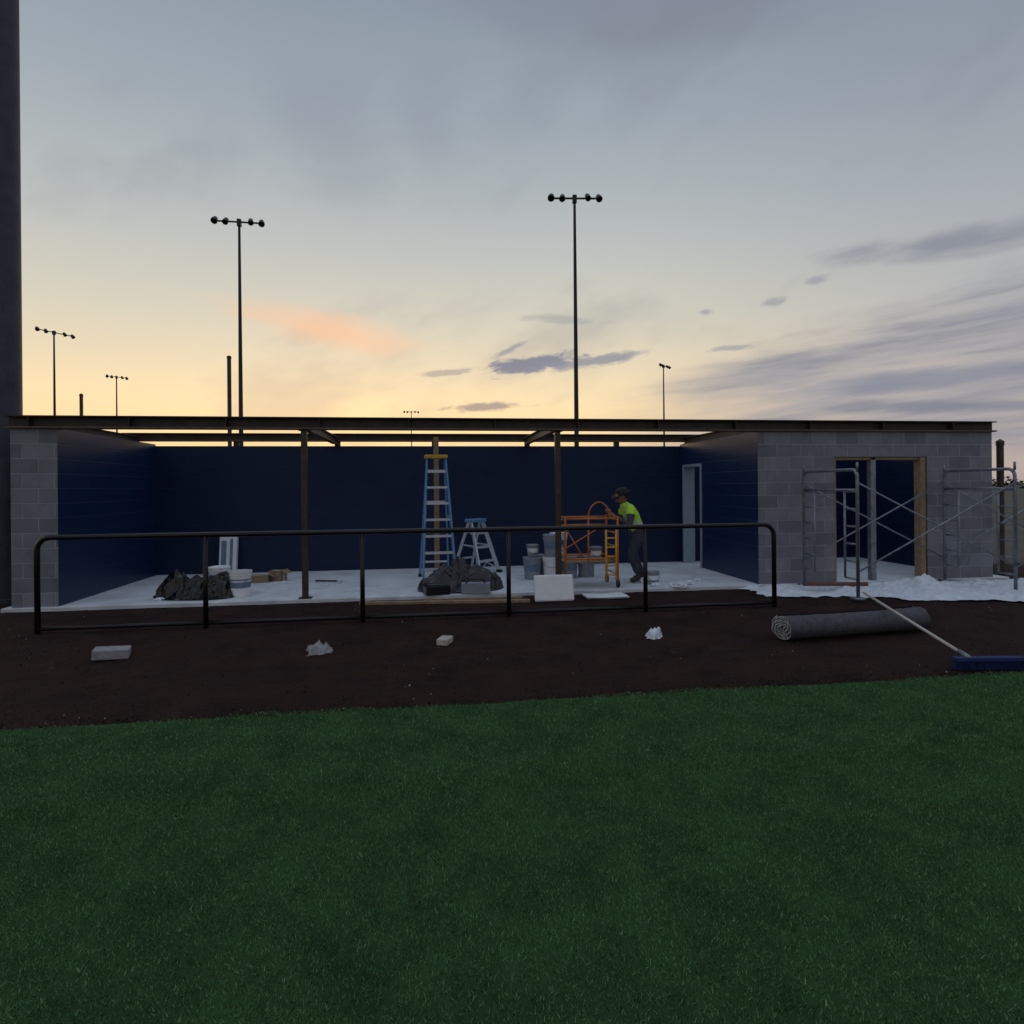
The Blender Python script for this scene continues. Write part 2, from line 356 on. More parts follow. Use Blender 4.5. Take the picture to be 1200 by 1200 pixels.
bucket(-4.42,.95,.05,'white','bluelabel')
bk=['bucketgrey','white','bucketgrey','bucketgrey']
for i,(x,y) in enumerate(((.50,1.25),(.82,1.20),(1.14,1.28),(1.46,1.35),(.66,1.55),(1.0,1.58))): bucket(x,y,.05,bk[i%4],'greylabel' if i%2==0 else None)
bucket(.84,1.22,.425,'bucketgrey','greylabel'); bucket(.52,1.3,.425,'bucketgrey','white',hh=.2,r=.1); bucket(1.02,1.55,.425,'white','greylabel')
bucket(2.28,.35,.05,'bucketgrey','white',hh=.2,r=.1)
# ---------------------------------------------------------------- draped film piles
def drape(name,cx,cy,z0,RX,RY,lumps,k,seed,folds=.035,n=150):
    """a thin film thrown over a heap: heightfield with sagging tents between lumps and sharp creases"""
    mb=MB()
    def fn(a,b):
        x=(a-.5)*2; y=(b-.5)*2
        wx=x+.25*noise.noise(Vector((x*1.3,y*1.3,seed))); wy=y+.25*noise.noise(Vector((x*1.3,y*1.3,seed+5)))
        z=0
        for (lx,ly,lr,lh) in lumps:
            d=math.hypot((wx-lx),(wy-ly))/lr
            z=max(z,lh*max(0,1-d**1.5)**.75 if d<1 else 0)
        ed=math.hypot(x,y); ang=math.atan2(y,x)
        q=1-abs(noise.noise(Vector((math.cos(ang)*3+wx*1.2,math.sin(ang)*3+wy*1.2,seed*2))))*2.6
        q2=1-abs(noise.noise(Vector((wx*4.1,wy*4.1,seed*3))))*2.6
        q3=1-abs(noise.noise(Vector((wx*9,wy*9,seed*4))))*2.6
        z+=folds*(q+.5*q2+.28*q3)*(.35+.65*min(1,z/.12))
        z=max(z,.003+.004*(q2+1))
        X=cx+x*RX*(1+.07*noise.noise(Vector((ang*1.5,seed,1)))); Y=cy+y*RY
        if ed>.9: z=min(z,.02+.02*abs(q2))
        return (X+.02*q2,Y+.02*q3,z0+z)
    def keep(p,q):
        x=(p[0]-cx)/RX; y=(p[1]-cy)/RY; return math.hypot(x,y)<.92+.13*noise.noise(Vector((math.atan2(y,x)*1.4,seed,7)))
    mb.grid(n,n,fn,k,keep); return make(mb,name,smooth=True)
drape('black_plastic_bag',-4.50,.50,.05,.72,.42,[(-.55,0,.42,.33),(.30,.1,.50,.26),(.75,-.2,.28,.15),(-.12,.1,.42,.22)],'blackplastic',1.3,.055)
drape('tarp_covered_pile',-.76,.42,.05,.72,.42,[(-.35,.05,.50,.34),(.02,.25,.42,.42),(.40,-.05,.45,.30),(-.6,-.2,.35,.2),(.75,.1,.25,.16)],'greyplastic',4.2,.06)
mb=MB(); mb.obox((-1.12,.02,.12),(.36,.22,.13),Matrix.Rotation(R(14),3,'Z'),'black'); mb.obox((-1.12,.02,.195),(.30,.17,.02),Matrix.Rotation(R(14),3,'Z'),'greyplastic'); make(mb,'tool_case',bevel=.01)
mb=MB(); mb.obox((-.55,.0,.13),(.42,.16,.15),Matrix.Rotation(R(-6),3,'Z'),'bucketgrey'); mb.tube([(-.70,-.08,.21),(-.66,-.10,.27),(-.46,-.10,.27),(-.42,-.08,.21)],.012,'black',8); make(mb,'tool_case',bevel=.012)
def crumple(name,c,size,k,seed,sub=3,amp=.28,freq=1.3):
    bm=bmesh.new(); bmesh.ops.create_icosphere(bm,subdivisions=sub,radius=1)
    for v in bm.verts:
        p=v.co.copy(); q=p*freq+Vector((seed*3.1,seed*1.7,seed))
        d=0; a=1; f=1
        for o in range(3): d+=a*(1-2*abs(noise.noise(q*f))); a*=.45; f*=2.2
        p=p*(1+amp*(d-.9)); p.z=max(p.z,-.2)
        v.co=Vector((p.x*size[0]/2,p.y*size[1]/2,(p.z+.2)*size[2]/1.15))
    me=bpy.data.meshes.new(name); bm.to_mesh(me); bm.free(); me.materials.append(M[k])
    ob=bpy.data.objects.new(name,me); ob.location=c; ob.rotation_euler=(0,0,seed); scene.collection.objects.link(ob); return ob
def scrap(name,cx,cy,w,d,hh,k,seed,rot):
    mb=MB()
    def fn(a,b):
        x=(a-.5)*w; y=(b-.5)*d
        f=abs(noise.noise(Vector((a*2.6+seed,b*1.6,seed))))*2; g=abs(noise.noise(Vector((a*6,b*6,seed+2))))
        e=min(1,min(a,1-a)*5)*min(1,min(b,1-b)*5)
        return (cx+x*(1-.25*f)+.03*noise.noise(Vector((a*4,b*4,seed+9))),cy+y+.05*noise.noise(Vector((a*3,b*3,seed+4))),.006+hh*e*(.5+f*.5+.35*g))
    mb.grid(14,12,fn,k); rotpts(mb,(cx,cy,0),R(rot)); return make(mb,name)
scrap('crumpled_plastic_wrap',-2.30,-2.78,.27,.22,.085,'paver',2.3,15)
scrap('crumpled_plastic_wrap',1.12,-2.78,.17,.16,.12,'cloth',9.4,-20)
for i,(x,y,s) in enumerate(((2.25,.12,.2),(2.55,.0,.28),(2.85,.25,.2),(3.1,.5,.14),(-3.6,1.5,.14),(-5.0,.25,.14),(-2.9,1.2,.16))):
    crumple('crumpled_paper',(x,y,.05),(s,s*.8,s*.25),'cloth',20+i*1.3,4,.4,1.5)
def sheet(name,x0,x1,y0f,y1f,z0,amp,k,seed,nx=220,ny=110,lump=None):
    mb=MB()
    def fn(a,b):
        x=x0+(x1-x0)*a; ya=y0f(a); yb=y1f(a); y=ya+(yb-ya)*b
        x+=.10*noise.noise(Vector((b*5,seed,1)))*(1 if .1<a<.9 else 2); y+=.16*noise.noise(Vector((a*9,seed,b)))
        w=noise.noise(Vector((x*1.2,y*1.2,seed+3)))
        p=Vector((x*2.3+w,y*3.3+w,seed)); q=0; A=1; f=1
        for o in range(5): q+=A*(1-abs(noise.noise(p*f))*2.4); A*=.55; f*=2.1
        e=min(1,min(a,1-a)*14,min(b,1-b)*7)
        z=z0+max(0.003,amp*(q-.45))*(.25+.75*e)
        if lump:
            for (lx,ly,lr,lh) in lump:
                d=((x-lx)**2+(y-ly)**2)/lr**2; z+=lh*math.exp(-d)*(.7+.5*q*.5)
        return (x,y,z)
    mb.grid(nx,ny,fn,k); return make(mb,name,smooth=True)
sheet('white_drop_cloth',3.55,5.6,lambda a:-.80-.50*a,lambda a:-.07,.008,.045,'cloth',3,lump=[(4.1,-.3,.16,.05),(5.0,-.5,.2,.05)])
sheet('white_drop_cloth',5.2,9.0,lambda a:-1.45-.80*a,lambda a:-.10,.014,.048,'cloth',8,lump=[(6.25,-.5,.26,.13),(5.5,-.75,.25,.05),(7.2,-1.2,.3,.06)])
mb=MB(); mb.tube([(4.3,-.5,.12),(5.25,-.62,.11)],.03,'pipe',12); make(mb,'brown_pipe',smooth=True)
mb=MB(); mb.grid(24,14,lambda a,b:(.98+.6*a,-.56+.36*b-.05*a,.012+.03*(a-.4)**2+.012*max(0,noise.noise(Vector((a*3,b*3,1))))),'white')
mb.grid(24,14,lambda a,b:(.98+.6*a,-.56+.36*b-.05*a,.030+.03*(a-.4)**2+.012*max(0,noise.noise(Vector((a*3,b*3,1))))),'white'); make(mb,'white_foam_sheet',smooth=True)
mb=MB(); mb.obox((.50,-.56,.185),(.56,.05,.37),Matrix.Rotation(R(-16),3,'X'),'white'); mb.obox((.50,-.43,.16),(.5,.05,.32),Matrix.Rotation(R(-12),3,'X'),'white')
mb.obox((.50,-.34,.12),(.4,.12,.24),Matrix.Identity(3),'cardboard'); make(mb,'white_foam_board',bevel=.022)
mb=MB(); mb.beam((-2.18,-.33,.02),(.16,-.56,.02),.09,.038,'wood'); mb.beam((-1.3,-.26,.02),(.1,-.30,.02),.06,.03,'wood'); make(mb,'lumber_planks',bevel=.003)
mb=MB(); mb.obox((-4.24,-2.66,.05),(.30,.19,.09),Matrix.Rotation(R(18),3,'Z')@Matrix.Rotation(R(4),3,'Y'),'paver'); make(mb,'concrete_paver',bevel=.008)
mb=MB(); mb.obox((-1.07,-2.64,.03),(.12,.19,.06),Matrix.Rotation(R(-20),3,'Z'),'brick'); make(mb,'brick',bevel=.006)
mb=MB(); rx=Matrix.Rotation(R(-8),3,'X')
mb.obox((-4.87,2.86,.40),(.30,.10,.66),rx,'white')
mb.obox((-4.87+.06,2.806,.42),(.05,.008,.56),rx,'greylabel'); mb.obox((-4.87-.07,2.806,.42),(.09,.008,.50),rx,'greylabel')
make(mb,'packaged_panel_box',bevel=.004)
def cbox(name,x,y,z,sx,sy,sz,rot,k='cardboard'):
    mb=MB(); mb.box(x-sx/2,x+sx/2,y-sy/2,y+sy/2,z,z+sz,k); mb.box(x-sx/2-.002,x+sx/2+.002,y-.025,y+.025,z+.001,z+sz+.002,'handle')
    mb.obox((x+sx/2+.05,y,z+sz-.01),(.11,sy*.98,.006),Matrix.Rotation(R(30),3,'Y'),k)
    rotpts(mb,(x,y,z),rot); make(mb,name)
cbox('cardboard_box',-4.05,1.75,.05,.3,.2,.12,R(10)); cbox('cardboard_box',-3.78,1.9,.05,.22,.2,.17,R(-20))
mb=MB(); mb.tube([(-3.1,1.55,.075),(-2.7,1.45,.075)],.014,'black',8); mb.tube([(-2.7,1.35,.08),(-2.7,1.58,.08)],.028,'white',12); mb.tube([(-2.7,1.33,.08),(-2.7,1.35,.08)],.01,'galv',8); make(mb,'paint_roller')
mb=MB(); mb.tube([(2.5,.7,.075),(2.15,.55,.075)],.014,'black',8); mb.tube([(2.15,.45,.08),(2.15,.68,.08)],.028,'white',12); make(mb,'paint_roller')
# ---------------------------------------------------------------- orange rolling scaffold
e=empty('rolling_work_scaffold',(1.2,.45,.05)); mb=MB()
x0,x1,y0,y1=.82,1.64,.12,.72; ZT=1.14
for x in (x0,x1):
    for y in (y0,y1): mb.tube([(x,y,.13),(x,y,ZT)],.016,'orange',10)
    for i,z in enumerate(np.arange(.25,ZT,.21)): mb.tube([(x,y0,z),(x,y1,z)],.011,'orange' if x==x0 else 'yellow',8)
for y in (y0,y1):
    for z in (.50,.98,ZT-.03): mb.tube([(x0,y,z),(x1,y,z)],.015,'orange',8)
mb.tube([(x0,y0,.98),(x0+.28,y0,.52)],.010,'orange',8)
mb.tube([(x0+.36,y0,.43),(x0+.36,y0,ZT)],.014,'orange',8)
mb.tube([(x1-.03,y0-.02,.16),(x1-.03,y0-.02,1.0)],.017,'yellow',8); mb.tube([(x1-.19,y0-.02,.16),(x1-.19,y0-.02,1.0)],.017,'yellow',8)
for z in np.arange(.25,1.0,.14): mb.tube([(x1-.19,y0-.02,z),(x1-.03,y0-.02,z)],.012,'yellow',8)
mb.tube([(x1-.46+.17-.17*math.cos(t),y0,ZT-.02+.24*math.sin(t)) for t in np.linspace(0,math.pi,14)],.011,'orange',8)
mb.tube([(x0,y1,.52),(x1,y1,1.0)],.01,'orange',8)
make(mb,'frame',e,smooth=True)
mb=MB(); mb.box(x0+.03,x1-.03,y0+.03,y1-.03,.43,.45,'wood'); make(mb,'platform',e,bevel=.003)
mb=MB()
for x in (x0,x1):
    for y in (y0,y1):
        mb.tube([(x-.018,y,.108),(x+.018,y,.108)],.058,'black',16); mb.box(x-.025,x+.025,y-.02,y+.02,.15,.17,'galv')
make(mb,'casters',e)
bucket(1.38,.42,.451,'bucketgrey','white',hh=.2,r=.09)
# ---------------------------------------------------------------- masonry scaffold
e=empty('masonry_scaffold',(5.7,-.75,0)); mb=MB(); Z=1.80
ya,yb=-1.35,-.15
for u in (4.55,6.98,9.4):
    rr=.10
    pts=[(u,ya,.06),(u,ya,Z-rr)]+[(u,ya+rr-rr*math.cos(a),Z-rr+rr*math.sin(a)) for a in np.linspace(.3,math.pi/2,4)]+[(u,yb-rr+rr*math.sin(a),Z-rr+rr*math.cos(a)) for a in np.linspace(0,math.pi/2-.3,4)]+[(u,yb,Z-rr),(u,yb,.06)]
    mb.tube(pts,.023,'galv',10)
    for yy,s in ((ya,1),(yb,-1)):
        mb.tube([(u,yy+s*.26,.30),(u,yy+s*.26,Z-.28)],.016,'galv',8)
        for z in np.arange(.30,Z-.2,.24): mb.tube([(u,yy,z),(u,yy+s*.26,z)],.013,'galv',8)
    mb.tube([(u,ya,Z-.28),(u,yb,Z-.28)],.018,'galv',8)
    for yy in (ya,yb): mb.tube([(u,yy,Z-.02),(u,yy,Z+.10)],.016,'galv',8); mb.box(u-.07,u+.07,yy-.07,yy+.07,.03,.06,'galv')
for ua,ub in ((4.55,6.98),(6.98,9.4)):
    for yy in (ya-.03,yb+.03):
        mb.tube([(ua,yy,.42),(ub,yy,1.62)],.012,'galv',8); mb.tube([(ua,yy+.02,1.62),(ub,yy+.02,.42)],.012,'galv',8)
make(mb,'frames_and_cross_braces',e,smooth=True)
# ---------------------------------------------------------------- turf roll
a=Vector((2.36,-3.12,0)); b=Vector((4.085,-2.94,0)); ax=(b-a).normalized(); nrm=Vector((-ax.y,ax.x,0))
mb=MB(); NT=200; turns=5.5; sp=[]
for i in range(NT+1):
    t=i/NT; th=t*turns*2*math.pi-2.2; r=.022+.118*t
    sp.append((r*math.cos(th)*1.12,r*math.sin(th)*.95+.138))
def rollpt(k,i,off):
    y,z=sp[i]; d=Vector((y,z-.138))
    if d.length>0: d=d.normalized()*off
    w=.012*math.sin(i*.35)+.006*math.sin(i*1.3); s=.008*noise.noise(Vector((k*9,i*.06,2)))*(i/NT)
    p=a.lerp(b,k)+ax*(w if k in(0,1) else 0)+nrm*(y+d.x+s)+Vector((0,0,z+d.y-s-.012*math.sin(k*math.pi)*(1 if z>.14 else 0))); return tuple(p)
th_=.013; ks=[0]+[.02+.96*j/24 for j in range(25)]+[1]
o=len(mb.v)
for k in ks:
    for i in range(NT+1): mb.v.append(rollpt(k,i,0))
o2=len(mb.v)
for k in ks:
    for i in range(NT+1): mb.v.append(rollpt(k,i,-th_))
W=NT+1
for kk in range(len(ks)-1):
    for i in range(NT):
        q=o+kk*W+i; mb.f.append((q,q+1,q+W+1,q+W)); mb.m.append(mb.mi('rollout'))
        q=o2+kk*W+i; mb.f.append((q,q+W,q+W+1,q+1)); mb.m.append(mb.mi('rollout'))
for kk in (0,len(ks)-1):
    for i in range(NT):
        q=o+kk*W+i; p=o2+kk*W+i; mb.f.append((q,q+1,p+1,p)); mb.m.append(mb.mi('rolledge'))
make(mb,'rolled_turf',smooth=False)
# ---------------------------------------------------------------- push broom
e=empty('push_broom',(3.49,-4.3,0)); X=Vector((.991,-.134,0)); Yv=Vector((.134,.991,0)); c=Vector((3.52,-4.33,0))
rot=Matrix((X,Yv,Vector((0,0,1)))).transposed()
mb=MB(); mb.obox(c+Vector((0,0,.095)),(.60,.065,.035),rot,'broomblue'); make(mb,'head',e,bevel=.006)
mb=MB()
for i in range(1500):
    p=c+X*random.uniform(-.29,.29)+Yv*random.uniform(-.028,.028); q=p+X*random.uniform(-.015,.015)+Yv*random.uniform(-.03,.02)
    mb.tube([(p.x,p.y,.08),(q.x,q.y,.012)],.0028,'broomblue',3,cap=False)
make(mb,'bristles',e)
mb=MB(); mb.tube([(3.34,-4.30,.115),(3.66,-2.62,.37)],.014,'handle',10); mb.tube([(3.335,-4.33,.11),(3.36,-4.2,.13)],.022,'galv',10); make(mb,'handle',e,smooth=True)
# ---------------------------------------------------------------- worker
def worker(ox,oy,oz):
    e=empty('construction_worker',(ox,oy,oz))
    J={'pel':((0,0,.80),.135),'wai':((-.06,0,.93),.14),'che':((-.14,0,1.08),.165),'nb':((-.20,0,1.225),.09),'nk':((-.235,0,1.305),.055),
       'hL':((-.0,-.10,.77),.10),'kL':((-.17,-.13,.44),.07),'aL':((-.03,-.14,.10),.048),'fL':((-.12,-.145,.045),.044),'tL':((-.20,-.15,.04),.038),
       'hR':((.0,.10,.77),.10),'kR':((-.04,.13,.43),.07),'aR':((.13,.13,.10),.048),'fR':((.04,.135,.045),.044),'tR':((-.04,.14,.04),.038),
       'sL':((-.17,-.185,1.19),.08),'eL':((-.22,-.26,.93),.055),'wL':((-.43,-.17,1.06),.034),
       'sR':((-.17,.185,1.19),.08),'eR':((-.25,.26,.94),.055),'wR':((-.45,.04,1.12),.034)}
    E=[('pel','wai'),('wai','che'),('che','nb'),('nb','nk'),('pel','hL'),('hL','kL'),('kL','aL'),('aL','fL'),('fL','tL'),('pel','hR'),('hR','kR'),('kR','aR'),('aR','fR'),('fR','tR'),
       ('che','sL'),('sL','eL'),('eL','wL'),('che','sR'),('sR','eR'),('eR','wR')]
    keys=list(J); me=bpy.data.meshes.new('bodyskel'); me.from_pydata([J[k][0] for k in keys],[(keys.index(a),keys.index(b)) for a,b in E],[])
    ob=bpy.data.objects.new('bodyskel',me); scene.collection.objects.link(ob)
    ob.modifiers.new('s','SKIN')
    for i,k in enumerate(keys):
        s=me.skin_vertices[0].data[i]; s.radius=(J[k][1],J[k][1]); s.use_root=(k=='pel')
    m2=ob.modifiers.new('ss','SUBSURF'); m2.levels=3; m2.render_levels=3
    dg=bpy.context.evaluated_depsgraph_get(); me2=bpy.data.meshes.new_from_object(ob.evaluated_get(dg)); me2.name='clothed_body'
    bpy.data.objects.remove(ob)
    for k in ('hivis','jeans','shirt','boot','skin','reflect'): me2.materials.append(M[k])
    def segd(p,a,b):
        a=Vector(a);b=Vector(b);t=max(0,min(1,(p-a).dot(b-a)/(b-a).length_squared)); return (p-a-(b-a)*t).length,t
    nz=lambda p:.009*noise.noise(p*12)+.006*noise.noise(p*30)
    for v in me2.vertices: v.co+=v.normal*nz(v.co)
    for p in me2.polygons:
        p.use_smooth=True; c=Vector(p.center)
        bd=min(((segd(c,J[a][0],J[b][0])[0]/((J[a][1]+J[b][1])/2),segd(c,J[a][0],J[b][0])[1],a,b) for a,b in E))
        a,b,t=bd[2],bd[3],bd[1]; k=0
        if (a,b)==('pel','wai'): k=1 if c.z<.86 else 0
        if a=='pel' and b[0]=='h' or a[0] in 'hk': k=1
        if a[0] in 'af' and b[0] in 'ft': k=3
        if a[0]=='k' and t>.85: k=3
        if a[0]=='s' and b[0]=='e' or a[0]=='e': k=2
        if (a,b)==('nb','nk'): k=4 if t>.35 else 2
        if k==0 and (abs(c.z+.35*c.x-.95)<.022 or abs(abs(c.y)-.10)<.018 and c.z>1.0): k=5
        p.material_index=k
    bo=bpy.data.objects.new('clothed_body',me2); scene.collection.objects.link(bo); bo.parent=e
    bm=bmesh.new(); bmesh.ops.create_icosphere(bm,subdivisions=4,radius=1)
    for v in bm.verts:
        p=v.co; x,y,z=p.x,p.y,p.z
        sx,sy,sz=.098,.076,.118
        f=1.0
        if z<0: f=1-.28*(-z)**1.5
        X_=x*sx*f; Y_=y*sy*f; Z_=z*sz
        if x<0:
            X_-= .026*math.exp(-((y/.16)**2+((z+.12)/.20)**2))
            X_+= .010*math.exp(-(((abs(y)-.38)/.16)**2+((z-.08)/.13)**2))
            X_-= .008*math.exp(-((y/.3)**2+((z+.48)/.07)**2))
            X_+= .005*math.exp(-((y/.3)**2+((z+.50)/.03)**2))
            X_-= .012*math.exp(-((y/.3)**2+((z+.82)/.16)**2))
        Y_+= (.016 if y>0 else -.016)*math.exp(-(((abs(y)-1)/.25)**2+((x-.05)/.16)**2+((z+.02)/.25)**2))
        v.co=Vector((X_,Y_,Z_))
    hm=bpy.data.meshes.new('head'); bm.to_mesh(hm); bm.free()
    hm.materials.append(M['skin']); hm.materials.append(M['hat'])
    for p in hm.polygons:
        p.use_smooth=True; c=p.center
        if c.x>.01 and c.z>-.045 and abs(c.y)<.078: p.material_index=1
        if c.x<-.06 and .004<c.z<.016 and .018<abs(c.y)<.04: p.material_index=1
    ho=bpy.data.objects.new('head',hm); scene.collection.objects.link(ho); ho.parent=e
    ho.location=(-.275,0,1.375); ho.rotation_euler=(0,R(-26),R(8))
    mb=MB(); mb.lathe((0,0,0),[(.001,.115),(.05,.112),(.082,.095),(.094,.05),(.098,.012),(.13,.004),(.165,.006),(.172,.012),(.165,.000),(.13,-.004),(.095,-.002)],'hat',28)
    mb.v=[(x*1.08,y,z+ .9*y*y-.15*max(0,abs(x)-.1)) for x,y,z in mb.v]
    hat=bpy.data.meshes.new('wide_brim_hat'); hat.from_pydata(mb.v,[],mb.f); hat.materials.append(M['hat'])
    for p in hat.polygons: p.use_smooth=True
    hb=bpy.data.objects.new('wide_brim_hat',hat); scene.collection.objects.link(hb); hb.parent=e
    hb.location=(-.255,0,1.415); hb.rotation_euler=(0,R(-20),R(8))
    for nm,w,el in (('hand_near',J['wL'][0],J['eL'][0]),('hand_far',J['wR'][0],J['eR'][0])):
        w=Vector(w); d=(w-Vector(el)).normalized(); side=Vector((0,1,0)); side=(side-d*side.dot(d)).normalized(); up=d.cross(side)
        if up.z<0: up=-up
        mb=MB()
        P=lambda a,b,c:tuple(w+d*a+side*b+up*c)
        mb.tube([P(-.02,0,0),P(.02,0,0),P(.06,0,.002),P(.085,0,0)],[.026,.034,.038,.03],'skin',12)
        for i,(b,l,r) in enumerate(((-.030,.9,.0085),(-.010,1.0,.009),(.010,.95,.0088),(.029,.78,.0078))):
            mb.tube([P(.07,b,.004),P(.07+.035*l,b*1.05,.004),P(.07+.05*l,b*1.05,-.022*l),P(.07+.03*l,b,-.043*l),P(.07+.012*l,b,-.046*l)],[r*1.15,r*1.1,r,r*.92,r*.7],'skin',8)
        sg=-1 if nm=='hand_near' else 1
        mb.tube([P(.02,.028*-sg,0),P(.045,.052*-sg,-.012),P(.07,.05*-sg,-.03),P(.085,.035*-sg,-.04)],[.013,.012,.010,.007],'skin',8)
        V=bpy.data.meshes.new(nm); V.from_pydata(mb.v,[],mb.f); V.materials.append(M['skin'])
        for p in V.polygons: p.use_smooth=True
        q=bpy.data.objects.new(nm,V); scene.collection.objects.link(q); q.parent=e
    return e
w=worker(2.15,.66,.05)
# ---------------------------------------------------------------- distant tree line
mb=MB()
for i in range(9000):
    az=random.uniform(-70,75); d=random.uniform(210,235)
    H=2.6+2.0*noise.noise(Vector((az*.35,0,0)))+1.2*noise.noise(Vector((az*1.7,2,0)))
    z=random.uniform(0,1)**.8*max(.8,H); c=Vector((d*math.sin(R(az)),d*math.cos(R(az)),z)); s=random.uniform(.4,1.1)
    o=len(mb.v)
    for t in range(3):
        mb.v.append(tuple(c+Vector((random.uniform(-s,s),random.uniform(-s,s),random.uniform(-s,s)*.8))))
    mb.f.append((o,o+1,o+2)); mb.m.append(mb.mi('foliage'))
make(mb,'distant_tree_line')
# ---------------------------------------------------------------- world
W=bpy.data.worlds.new('World'); scene.world=W; W.use_nodes=True; nt=W.node_tree; N=nt.nodes; L=nt.links
try: W.cycles.sampling_method='NONE'
except Exception: pass
bg=N['Background']
def sock(v,i):
    if isinstance(v,(int,float)): i.default_value=v
    else: L.new(v,i)
def math_(op,a,b=0,c=None,clamp=False):
    n=N.new('ShaderNodeMath'); n.operation=op; n.use_clamp=clamp; sock(a,n.inputs[0]); sock(b,n.inputs[1])
    if c is not None: sock(c,n.inputs[2])
    return n.outputs[0]
def smooth(x,a,b,lo=0,hi=1):
    n=N.new('ShaderNodeMapRange'); n.interpolation_type='SMOOTHSTEP'; sock(x,n.inputs[0]); n.inputs[1].default_value=a; n.inputs[2].default_value=b; n.inputs[3].default_value=lo; n.inputs[4].default_value=hi; return n.outputs[0]
def ramp(x,stops):
    n=N.new('ShaderNodeValToRGB'); e=n.color_ramp.elements
    e[0].position=stops[0][0]; e[0].color=(*lin(stops[0][1]),1); e[1].position=stops[-1][0]; e[1].color=(*lin(stops[-1][1]),1)
    for p,c in stops[1:-1]: q=e.new(p); q.color=(*lin(c),1)
    sock(x,n.inputs[0]); return n.outputs[0]
def mix(f,a,b):
    n=N.new('ShaderNodeMixRGB'); sock(f,n.inputs[0])
    for v,i in ((a,1),(b,2)):
        if isinstance(v,tuple): n.inputs[i].default_value=(*v,1)
        else: L.new(v,n.inputs[i])
    return n.outputs[0]
tc=N.new('ShaderNodeTexCoord'); sp_=N.new('ShaderNodeSeparateXYZ'); L.new(tc.outputs['Generated'],sp_.inputs[0])
D=180/math.pi
az=math_('MULTIPLY',math_('ARCTAN2',sp_.outputs[0],sp_.outputs[1]),D)
el=math_('MULTIPLY',math_('ARCSINE',sp_.outputs[2]),D)
def nz(sa,se,off,rot=0,detail=6,rough=.6,dist=0):
    cr,sr=math.cos(R(rot)),math.sin(R(rot))
    a=math_('ADD',math_('MULTIPLY',az,cr),math_('MULTIPLY',el,sr)); b=math_('SUBTRACT',math_('MULTIPLY',el,cr),math_('MULTIPLY',az,sr))
    c=N.new('ShaderNodeCombineXYZ'); L.new(math_('MULTIPLY',a,sa),c.inputs[0]); L.new(math_('MULTIPLY',b,se),c.inputs[1]); c.inputs[2].default_value=off
    n=N.new('ShaderNodeTexNoise'); n.inputs['Scale'].default_value=1; n.inputs['Detail'].default_value=detail; n.inputs['Roughness'].default_value=rough; n.inputs['Distortion'].default_value=dist
    L.new(c.outputs[0],n.inputs['Vector']); return n.outputs['Fac']
e90=math_('DIVIDE',el,90,clamp=True)
warm=ramp(e90,[(0,(248,196,132)),(.05,(255,222,166)),(.085,(252,225,178)),(.12,(233,216,184)),(.165,(212,207,189)),(.23,(188,192,190)),(.33,(159,169,178)),(.43,(139,150,165)),(.6,(172,183,200)),(1,(206,217,234))])
cool=ramp(e90,[(0,(172,160,160)),(.06,(208,188,172)),(.10,(194,185,178)),(.165,(178,180,182)),(.25,(160,167,175)),(.33,(143,152,165)),(.43,(128,138,155)),(.6,(172,183,200)),(1,(206,217,234))])
wf=smooth(math_('ABSOLUTE',math_('ADD',az,9)),22,62,1,0)
col=mix(wf,cool,warm)
v1=nz(.045,.10,3.3,rot=20,detail=4); col=mix(smooth(v1,.48,.72,0,.32),col,lin((126,132,146)))
NF=nz(.42,1.35,7.7,rot=4,detail=5,rough=.65,dist=.3)
NC=nz(.12,.42,12.7,rot=2,detail=5,rough=.6,dist=.2)
def cloud(col,x,y,hw,hh,tilt,c,s,soft=.9,n=None,amt=3.0):
    ra=math.atan((x-600)/720); caz=ra*D+7.68; cel=math.degrees(math.atan((571-.0087*(x-600)-y)/math.hypot(720,x-600)))
    cr,sr=math.cos(R(tilt)),math.sin(R(tilt)); k=math.cos(ra)*60/720*.95
    da=math_('SUBTRACT',az,caz); de=math_('SUBTRACT',el,cel)
    p=math_('ADD',math_('MULTIPLY',da,cr/(hw*k)),math_('MULTIPLY',de,sr/(hw*k))); q=math_('SUBTRACT',math_('MULTIPLY',de,cr/(hh*k)),math_('MULTIPLY',da,sr/(hh*k)))
    r=math_('SQRT',math_('ADD',math_('MULTIPLY',p,p),math_('MULTIPLY',q,q)))
    f=math_('ADD',r,math_('MULTIPLY',math_('SUBTRACT',n or NF,.5),-amt))
    return mix(smooth(f,1.0-soft*.5,1.0+soft*.6,s,0),col,lin(c))
# soft bank on the right
up=math_('SUBTRACT',el,math_('MULTIPLY',math_('SUBTRACT',az,20),.20))
reg=math_('MULTIPLY',smooth(az,12,32),math_('MULTIPLY',smooth(el,1,4),smooth(math_('ADD',up,math_('MULTIPLY',NC,-5)),4.5,8.5,1,0)))
st=nz(.045,.38,5.7,rot=5,detail=5,rough=.55,dist=.35)
col=mix(math_('MULTIPLY',reg,smooth(st,.34,.66,.5,.95)),col,lin((153,153,163)))
st2=nz(.06,.7,15.7,rot=3,detail=6,rough=.6,dist=.3)
col=mix(math_('MULTIPLY',reg,smooth(st2,.44,.70,0,.65)),col,lin((120,125,141)))
col=mix(math_('MULTIPLY',reg,smooth(st2,.30,.44,.35,0)),col,lin((214,192,178)))
col=cloud(col,385,388,80,14,-8,(250,194,155),.65,1.4,NC,2.4)
col=cloud(col,620,427,50,8,7,(122,128,148),.95,.8,NF)
col=cloud(col,690,424,55,6,6,(138,141,156),.85,.9,NF)
col=cloud(col,600,409,20,3,26,(150,150,160),.8)
col=cloud(col,525,437,26,3,5,(160,155,155),.7)
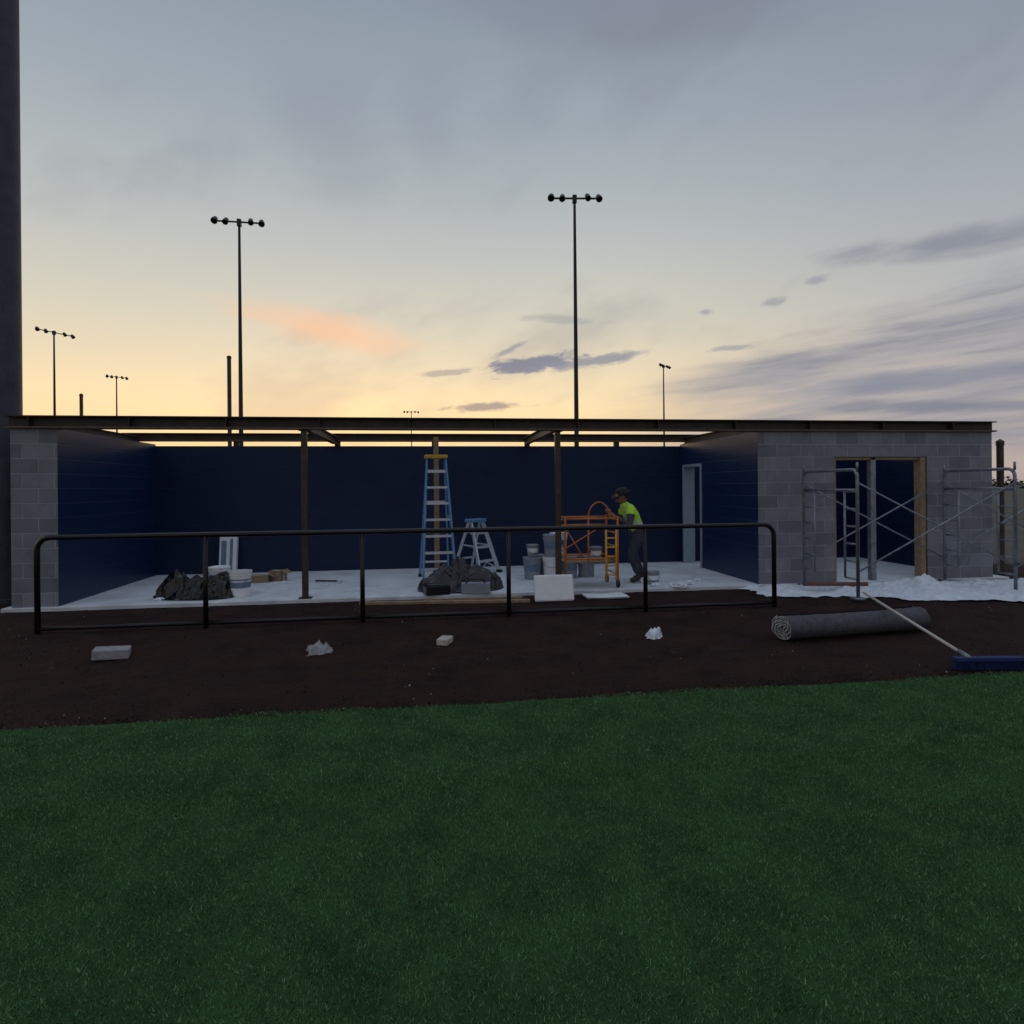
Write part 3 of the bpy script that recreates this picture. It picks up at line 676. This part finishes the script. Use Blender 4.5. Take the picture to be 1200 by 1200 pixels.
col=cloud(col,570,477,36,4,2,(150,140,140),.85)
col=cloud(col,665,375,38,4,-5,(165,165,165),.6)
for i,(x,y,w_,h_,t) in enumerate(((910,354,12,4,2),(960,329,12,4,4),(828,366,7,3,0),(855,408,18,3,0))):
    col=cloud(col,x,y,w_,h_,t,(145,148,160),.65,1.1,NF,2.6)
col=cloud(col,1125,283,100,12,-3,(132,136,150),.8,1.4,NC)
col=cloud(col,1120,476,110,7,-3,(118,124,142),.75,1.2,NC)
col=cloud(col,1140,440,130,9,0,(130,135,152),.7,1.4,NC)
col=cloud(col,390,150,60,45,-40,(140,149,161),.4,1.6,NC,1.5)
col=cloud(col,505,130,28,42,10,(140,149,161),.35,1.6,NC,1.5)
col=cloud(col,740,20,170,22,-6,(120,124,140),.4,1.6,NC,1.5)
col=mix(smooth(el,-2,0,1,0),col,lin((70,62,58)))
sky=N.new('ShaderNodeTexSky'); sky.sky_type='NISHITA'; sky.sun_disc=False; sky.sun_elevation=R(3); sky.sun_rotation=R(-8); sky.dust_density=2
s1=N.new('ShaderNodeVectorMath'); s1.operation='SCALE'; L.new(sky.outputs[0],s1.inputs[0]); s1.inputs['Scale'].default_value=.006
ad=N.new('ShaderNodeVectorMath'); ad.operation='ADD'; L.new(col,ad.inputs[0]); L.new(s1.outputs[0],ad.inputs[1])
L.new(ad.outputs[0],bg.inputs['Color']); bg.inputs['Strength'].default_value=1.0
sl=bpy.data.lights.new('sun','SUN'); sl.energy=.12; sl.angle=R(12); sl.color=(1,.72,.45)
so=bpy.data.objects.new('sun',sl); scene.collection.objects.link(so)
dv=Vector((math.sin(R(-8))*math.cos(R(3)),math.cos(R(-8))*math.cos(R(3)),math.sin(R(3))))
so.rotation_euler=dv.to_track_quat('Z','Y').to_euler(); so.location=(0,20,20)
# ---------------------------------------------------------------- camera
cd=bpy.data.cameras.new('camera'); cam=bpy.data.objects.new('camera',cd); scene.collection.objects.link(cam)
cd.sensor_width=36; cd.lens=21.6; cd.shift_y=-29/1200; cd.clip_start=.05; cd.clip_end=6000
cam.matrix_world=Matrix.Translation((-1.217,-9.0,1.6))@Matrix.Rotation(R(-7.68),4,'Z')@Matrix.Rotation(R(90),4,'X')@Matrix.Rotation(R(-.5),4,'Z')
scene.camera=cam
